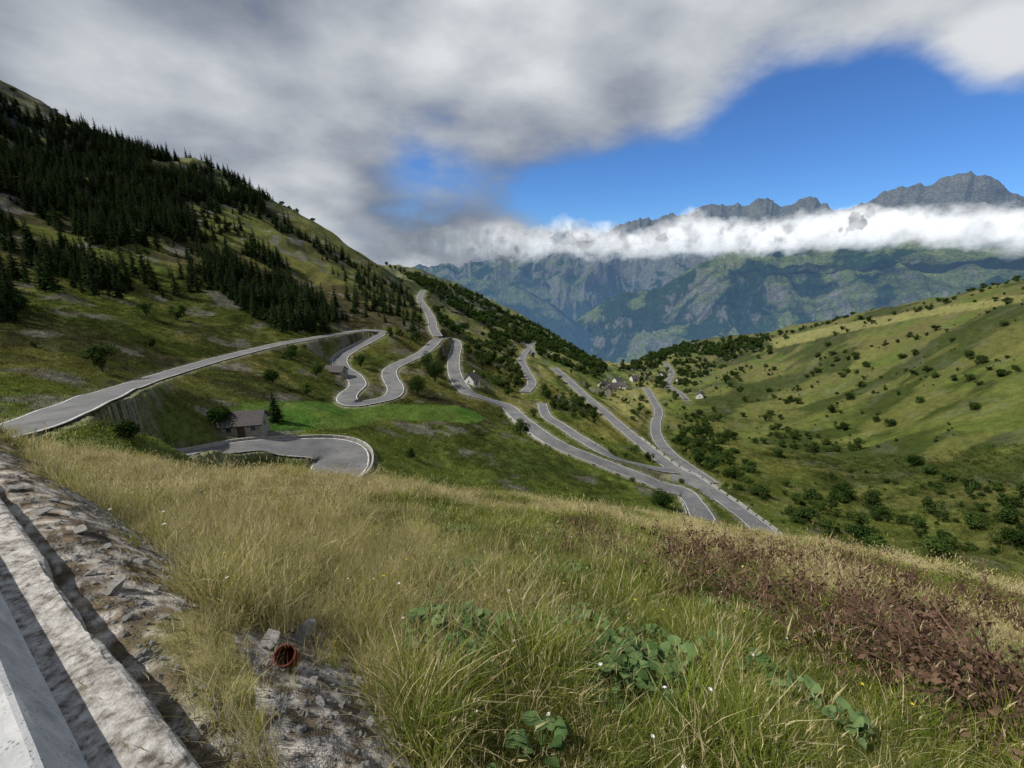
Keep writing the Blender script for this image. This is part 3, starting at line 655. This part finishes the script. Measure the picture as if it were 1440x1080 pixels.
# dead brown stalk patch
dead=leafmat('dead_foliage',(.040,.025,.018),(.20,.125,.085),False,.15)
def deadplant(name):
    V_=[];F_=[]
    for k_ in range(5):
        a=random.uniform(0,6.283);h=random.uniform(.3,.75);ln=random.uniform(.2,.8);pts=[np.array([math.cos(a)*ln*t*t,math.sin(a)*ln*t*t,h*t*(1-.35*t)]) for t in np.linspace(0,1,6)]
        for i in range(5):
            b=len(V_);w_=.005;V_+= [tuple(pts[i]+[w_,0,0]),tuple(pts[i]-[w_,0,0]),tuple(pts[i+1]-[w_,0,0]),tuple(pts[i+1]+[w_,0,0])];F_.append((b,b+1,b+2,b+3))
            for q in range(5):
                p_=pts[i]+(pts[i+1]-pts[i])*random.random()+np.random.normal(size=3)*[.04,.04,.03];A1=np.random.normal(size=3);A1/=np.linalg.norm(A1);B1=np.cross(A1,np.random.normal(size=3));B1/=np.linalg.norm(B1);s=random.uniform(.012,.04)
                b=len(V_);V_+= [tuple(p_-A1*s),tuple(p_-B1*s*.5),tuple(p_+A1*s),tuple(p_+B1*s*.5)];F_.append((b,b+1,b+2,b+3))
    return mesh_np(name,V_,F_,[dead])
deadC=coll('deadplant',[deadplant('d%d'%i) for i in range(5)])
DP=[[(920,800),(1010,775),(1130,790),(1240,805),(1330,835),(1520,880),(1520,1090),(1400,1060),(1260,990),(1150,930),(1030,890),(940,860)]]
DP2=[[(790,775),(820,740),(860,745),(870,775),(830,790)]]
x,y,z,r,u,v=scatter(8000,1.5,16,math.radians(60),1)
nn=fbm(x*1.2,y*1.2,3,33);nj=(nn-.5)*160
k=(inpoly(u+nj,v+nj*.5,DP[0])&(rng.random(len(x))<.75*sst(.40,.58,nn)))|(inpoly(u,v,DP2[0])&(rng.random(len(x))<.3));x,y,z=x[k],y[k],z[k];m=len(x);s=rng.uniform(.4,1.25,m)
gn('dead_bracken',np.stack([x,y,z],1),np.stack([rng.normal(0,.15,m),rng.normal(0,.15,m),rng.uniform(0,6.28,m)],1),np.stack([s,s,s],1),rng.integers(0,5,m),deadC,np.ones((m,3)))
yel=simple('yellow_petals',[(.3,(.6,.45,.02)),(.7,(.8,.65,.05))],5);wht=simple('white_petals',[(.3,(.7,.7,.66)),(.7,(.85,.85,.82))],5)
def flower(name,mat):
    V_=[(0,0,0),(.003,0,0),(.003,0,.36),(0,0,.36)];F_=[(0,1,2,3)];M_=[1]
    for i in range(7):
        a=6.283*i/7;b=len(V_);V_+= [(0,0,.36),(.009*math.cos(a-.35),.009*math.sin(a-.35),.366),(.014*math.cos(a),.014*math.sin(a),.362),(.009*math.cos(a+.35),.009*math.sin(a+.35),.366)];F_.append((b,b+1,b+2,b+3));M_.append(0)
    return mesh_np(name,V_,F_,[mat,brd],M_)
flC=coll('flower',[flower('f0',yel),flower('f1',wht)])
x,y,z,r,u,v=scatter(200,1.5,12,math.radians(58),1);k=((x*WN[0]+y*WN[1])>.6)&(~inpoly(u,v,DIRT[0]));x,y,z=x[k],y[k],z[k];m=len(x);s=rng.uniform(.7,1.1,m)
gn('wildflowers',np.stack([x,y,z],1),np.stack([rng.normal(0,.2,m),rng.normal(0,.2,m),x*0],1),np.stack([s,s,s],1),rng.integers(0,2,m),flC,np.ones((m,3)))
# ---------------------------------------------------------------- mountains
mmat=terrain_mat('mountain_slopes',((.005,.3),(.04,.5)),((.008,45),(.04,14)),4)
def mountain(name,sil,r0,r1,zb,jag,spur,hz,seed,cols=900,rows=240,bare=0.,sc1=1500.):
    ae=np.array([aze(*s) for s in sil])
    a=np.linspace(ae[0,0],ae[-1,0],cols);er=np.interp(a,ae[:,0],ae[:,1])
    er=np.convolve(np.pad(er,4,'edge'),np.ones(9)/9,'valid')
    t=np.concatenate([np.linspace(0,1,rows),1+np.linspace(.03,.5,14)])
    Aa,T=np.meshgrid(a,t);rr=r0+(r1-r0)*T;x_=rr*np.sin(Aa);y_=rr*np.cos(Aa)
    jn=(ridged(Aa*26,Aa*0+1.5,5,seed)-.6)*jag
    zr=er[None]*r1+jn
    tt=np.clip(T,0,1);k=.35*tt+.65*tt**1.7
    wx=fbm(x_/1800,y_/1800,3,seed+9)*1.2;wy=fbm(x_/1800,y_/1800,3,seed+19)*1.2
    sp=ridged(x_/sc1+wx,y_/sc1*.55+wy,6,seed+2)-.58
    sp2=ridged(x_/330+wx*2,y_/520+wy*2,4,seed+5)-.58
    env=np.clip(tt*(1-tt)*4,0,1)**.7
    z_=zb+(zr-zb)*k+env*(sp*spur*2.2+sp2*spur*.45)
    z_=np.minimum(z_,rr*(er[None]+jn/r1)-(1-tt)*25)
    z_=np.where(T>1,zr-(T-1)*(zr-zb)*1.3,z_)
    gz=np.gradient(z_,axis=0)/np.maximum(np.gradient(rr,axis=0),1);gx=np.gradient(z_,axis=1)/(rr*(a[1]-a[0]))
    sl=np.hypot(gz,gx);nn=fbm(x_/260,y_/260,5,seed+40);hgt=(z_-zb)/900.
    c_=np.broadcast_to(C(.020,.040,.016),z_.shape+(3,)).copy()
    c_=mixc(c_,C(.115,.145,.048),sst(.47,.62,nn+hgt*.12-.05+sp*.35))
    c_=mixc(c_,C(.15,.145,.13),sst(.92,1.2,nn*.8+sl*.35+bare*hgt*.22)*.85)
    h_=np.full(z_.shape,hz)+ (1-np.clip((z_-zb)/1200,0,1))*.12  # amount of painted haze per range, thicker towards the base
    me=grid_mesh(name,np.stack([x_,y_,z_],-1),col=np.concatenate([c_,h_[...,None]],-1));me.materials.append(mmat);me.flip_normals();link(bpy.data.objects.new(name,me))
mountain('mountain_range',[(300,392),(450,385),(560,378),(640,374),(750,362),(860,325),(890,312),(925,308),(960,303),(1000,284),(1050,290),(1070,281),(1100,290),(1140,279),(1180,299),(1220,285),(1260,264),(1310,260),(1350,246),(1400,256),(1440,286),(1550,300),(1800,330)],6200,9000,-950,260,380,.44,11,bare=1.7)
mountain('mountain_spur',[(640,520),(740,498),(790,468),(830,436),(870,415),(930,405),(970,378),(1030,350),(1100,345),(1180,338),(1250,330),(1440,322),(1600,330),(1850,350)],3300,5900,-980,90,340,.33,31,bare=.3,sc1=1150.)
mountain('mountain_spur',[(520,430),(600,402),(660,392),(720,398),(780,430),(830,470),(880,520),(900,560)],3600,5200,-980,60,260,.45,57,cols=400,rows=160,sc1=1000.)
# ---------------------------------------------------------------- low cloud bank: layered translucent sheets of vapour
cm,nt,o=newmat('cloud_vapour');g=N(nt,'ShaderNodeNewGeometry');tc=N(nt,'ShaderNodeTexCoord')
sp=N(nt,'ShaderNodeSeparateXYZ');nt.links.new(tc.outputs['Object'],sp.inputs[0]);px,py,pz=sp.outputs
def nz3(s,sz,det,ro):
    mp=N(nt,'ShaderNodeMapping');mp.inputs['Scale'].default_value=(s,s,sz);nt.links.new(tc.outputs['Object'],mp.inputs[0]);return noise(nt,1.0,det,ro,mp.outputs[0])
nb_=nz3(.0013,.0006,2,.5)
zc=Mth(nt,'ADD',Mth(nt,'MULTIPLY_ADD',px,.024,178.),Mth(nt,'MULTIPLY',Mth(nt,'SUBTRACT',nb_,.5),360.))
dzs=Mth(nt,'DIVIDE',Mth(nt,'SUBTRACT',pz,zc),185.);dz=Mth(nt,'ABSOLUTE',dzs)
nz=nz3(.0036,.0050,7,.58)
f=Mth(nt,'ADD',Mth(nt,'MULTIPLY',nz,3.2),Mth(nt,'MULTIPLY',nb_,1.0));f=Mth(nt,'SUBTRACT',f,Mth(nt,'MULTIPLY',Mth(nt,'POWER',dz,1.3),1.15));f=Mth(nt,'SUBTRACT',f,1.30)
f=Mth(nt,'MULTIPLY',f,.80,clamp=True)
lf=N(nt,'ShaderNodeMapRange');lf.inputs[1].default_value=-1500;lf.inputs[2].default_value=-950;nt.links.new(px,lf.inputs[0])
f=Mth(nt,'MULTIPLY',Mth(nt,'MULTIPLY',f,lf.outputs[0]),.80)
gv=N(nt,'ShaderNodeTexNoise');gv.inputs['Scale'].default_value=.0045;gv.inputs['Detail'].default_value=3;nt.links.new(tc.outputs['Object'],gv.inputs['Vector'])
vs=N(nt,'ShaderNodeVectorMath',operation='MULTIPLY_ADD');nt.links.new(gv.outputs['Color'],vs.inputs[0]);vs.inputs[1].default_value=(3.4,3.4,3.4);vs.inputs[2].default_value=(-2.1,-2.1,-1.2)
nn_=N(nt,'ShaderNodeVectorMath',operation='NORMALIZE');nt.links.new(vs.outputs[0],nn_.inputs[0])
cl=ramp(nt,Mth(nt,'MULTIPLY_ADD',dzs,.4,.5),[(.1,(.52,.58,.66)),(.6,(.80,.83,.87))])  # shading painted into the cloud colour: greyer underside, paler top
df=N(nt,'ShaderNodeBsdfDiffuse');nt.links.new(cl,df.inputs[0]);nt.links.new(nn_.outputs[0],df.inputs['Normal'])
em=N(nt,'ShaderNodeEmission');em.inputs[0].default_value=(.78,.88,1,1);em.inputs[1].default_value=.18  # faint added glow that brightens the cloud sheets
ad=N(nt,'ShaderNodeAddShader');nt.links.new(df.outputs[0],ad.inputs[0]);nt.links.new(em.outputs[0],ad.inputs[1])
tr=N(nt,'ShaderNodeBsdfTransparent');mx=N(nt,'ShaderNodeMixShader');nt.links.new(f,mx.inputs[0]);nt.links.new(tr.outputs[0],mx.inputs[1]);nt.links.new(ad.outputs[0],mx.inputs[2]);nt.links.new(mx.outputs[0],o.inputs[0])
V_=[];F_=[];na_=60
for s_ in range(6):
    r_=4300+s_*170
    for i in range(na_+1):
        a=math.radians(-22+90*i/na_);x_=r_*math.sin(a)
        for zz_ in (-360,360): V_.append((x_,r_*math.cos(a),190+.024*x_+zz_))
    b=s_*(na_+1)*2
    for i in range(na_): q=b+2*i;F_.append((q,q+2,q+3,q+1))
link(bpy.data.objects.new('cloud_bank',mesh_np('cloud_bank',V_,F_,[cm])))
# ---------------------------------------------------------------- world
SUN_AZ=math.radians(-100);SUN_EL=math.radians(48)
wd_=bpy.data.worlds.new('World');sc.world=wd_;wd_.use_nodes=True;nt=wd_.node_tree;nt.nodes.clear()
o=N(nt,'ShaderNodeOutputWorld');bg=N(nt,'ShaderNodeBackground');sky=N(nt,'ShaderNodeTexSky');sky.sky_type='NISHITA';sky.sun_disc=False
sky.sun_elevation=SUN_EL;sky.sun_rotation=SUN_AZ%(2*math.pi);sky.altitude=1700;sky.air_density=1.0;sky.dust_density=.4;sky.ozone_density=2.5
tc=N(nt,'ShaderNodeTexCoord');nrm=N(nt,'ShaderNodeVectorMath',operation='NORMALIZE');nt.links.new(tc.outputs['Generated'],nrm.inputs[0]);D_=nrm.outputs[0]
sp=N(nt,'ShaderNodeSeparateXYZ');nt.links.new(D_,sp.inputs[0]);dx,dy,dz_=sp.outputs
den=Mth(nt,'ADD',Mth(nt,'MAXIMUM',dz_,0.),.38)
cb=N(nt,'ShaderNodeCombineXYZ');nt.links.new(Mth(nt,'DIVIDE',dx,den),cb.inputs[0]);nt.links.new(Mth(nt,'DIVIDE',dy,den),cb.inputs[1]);nt.links.new(Mth(nt,'MULTIPLY',dz_,1.5),cb.inputs[2])
def blobs(lst):
    tot=None
    for u_,v_,sg,am in lst:
        r_=Vector(ray(u_,v_)).normalized();dt=N(nt,'ShaderNodeVectorMath',operation='DOT_PRODUCT');nt.links.new(D_,dt.inputs[0]);dt.inputs[1].default_value=r_
        s_=math.radians(sg);ex=Mth(nt,'EXPONENT',Mth(nt,'DIVIDE',Mth(nt,'SUBTRACT',dt.outputs['Value'],1.),s_*s_))
        q=Mth(nt,'MULTIPLY',ex,am);tot=q if tot is None else Mth(nt,'ADD',tot,q)
    return tot
gap=blobs([(590,240,2.8,.85),(655,250,2.4,.6),(720,275,2.4,.4),(790,285,3.9,1.1),(880,268,4.2,1.15),(980,258,4.4,1.15),(1080,225,4.8,1.15),(1170,180,4.6,1.1),(1200,245,4.5,.9),(1310,205,5.0,1.15),(1430,235,4.8,1.1),(1540,240,4.6,1.),(1270,125,3.4,.6),(1080,140,3,.4),
  (1405,95,4.2,-.45),(1230,5,6,-.35),(900,110,5,-.2),(1440,20,6,-.3)])
cn=noise(nt,2.2,8,.57,cb.outputs[0])
cn2=noise(nt,1.1,3,.5,cb.outputs[0])
cd=Mth(nt,'ADD',Mth(nt,'SUBTRACT',.82,gap),Mth(nt,'MULTIPLY',Mth(nt,'SUBTRACT',cn,.5),2.2))
mr=N(nt,'ShaderNodeMapRange',interpolation_type='SMOOTHSTEP');mr.inputs[1].default_value=-.28;mr.inputs[2].default_value=.72;nt.links.new(cd,mr.inputs[0])
br=Mth(nt,'ADD',Mth(nt,'MULTIPLY',Mth(nt,'SUBTRACT',cn2,.5),2.2),.38)
br=Mth(nt,'ADD',br,blobs([(420,225,7,.28),(720,60,8,.14),(1400,90,6,.35),(450,90,7,-.14),(800,170,7,-.18),(950,130,6,-.10),(60,120,9,.10),(1150,30,9,.2)]))
br=Mth(nt,'ADD',br,Mth(nt,'MULTIPLY',Mth(nt,'SUBTRACT',cn,.5),1.5))
cc_=ramp(nt,br,[(.0,(1.8,2.05,2.55)),(.4,(3.4,3.75,4.35)),(.75,(5.4,5.7,6.1)),(1.,(7.2,7.4,7.6))])
tint=N(nt,'ShaderNodeVectorMath',operation='MULTIPLY');nt.links.new(sky.outputs[0],tint.inputs[0]);tint.inputs[1].default_value=(.52,.86,1.30)
mx=N(nt,'ShaderNodeMix',data_type='RGBA');nt.links.new(mr.outputs[0],mx.inputs[0]);nt.links.new(tint.outputs[0],mx.inputs[6]);nt.links.new(cc_,mx.inputs[7])
nt.links.new(mx.outputs[2],bg.inputs[0]);bg.inputs[1].default_value=.1;nt.links.new(bg.outputs[0],o.inputs[0])
wd_.cycles.sampling_method='MANUAL';wd_.cycles.sample_map_resolution=256
sl=bpy.data.lights.new('sun','SUN');sl.energy=4.8;sl.angle=math.radians(.5);sl.color=(1,.95,.87)
so=bpy.data.objects.new('sun',sl);link(so)
sd=Vector((math.sin(SUN_AZ)*math.cos(SUN_EL),math.cos(SUN_AZ)*math.cos(SUN_EL),math.sin(SUN_EL)))
so.rotation_euler=sd.to_track_quat('Z','Y').to_euler()
cam=bpy.data.cameras.new('camera');cam.lens=F*36/1440;cam.sensor_width=36;cam.clip_start=.05;cam.clip_end=60000
co=bpy.data.objects.new('camera',cam);co.rotation_euler=(math.pi/2-TH,0,0);link(co);sc.camera=co
sc.view_settings.view_transform='Standard';sc.view_settings.look='None';sc.view_settings.exposure=0
print('done')
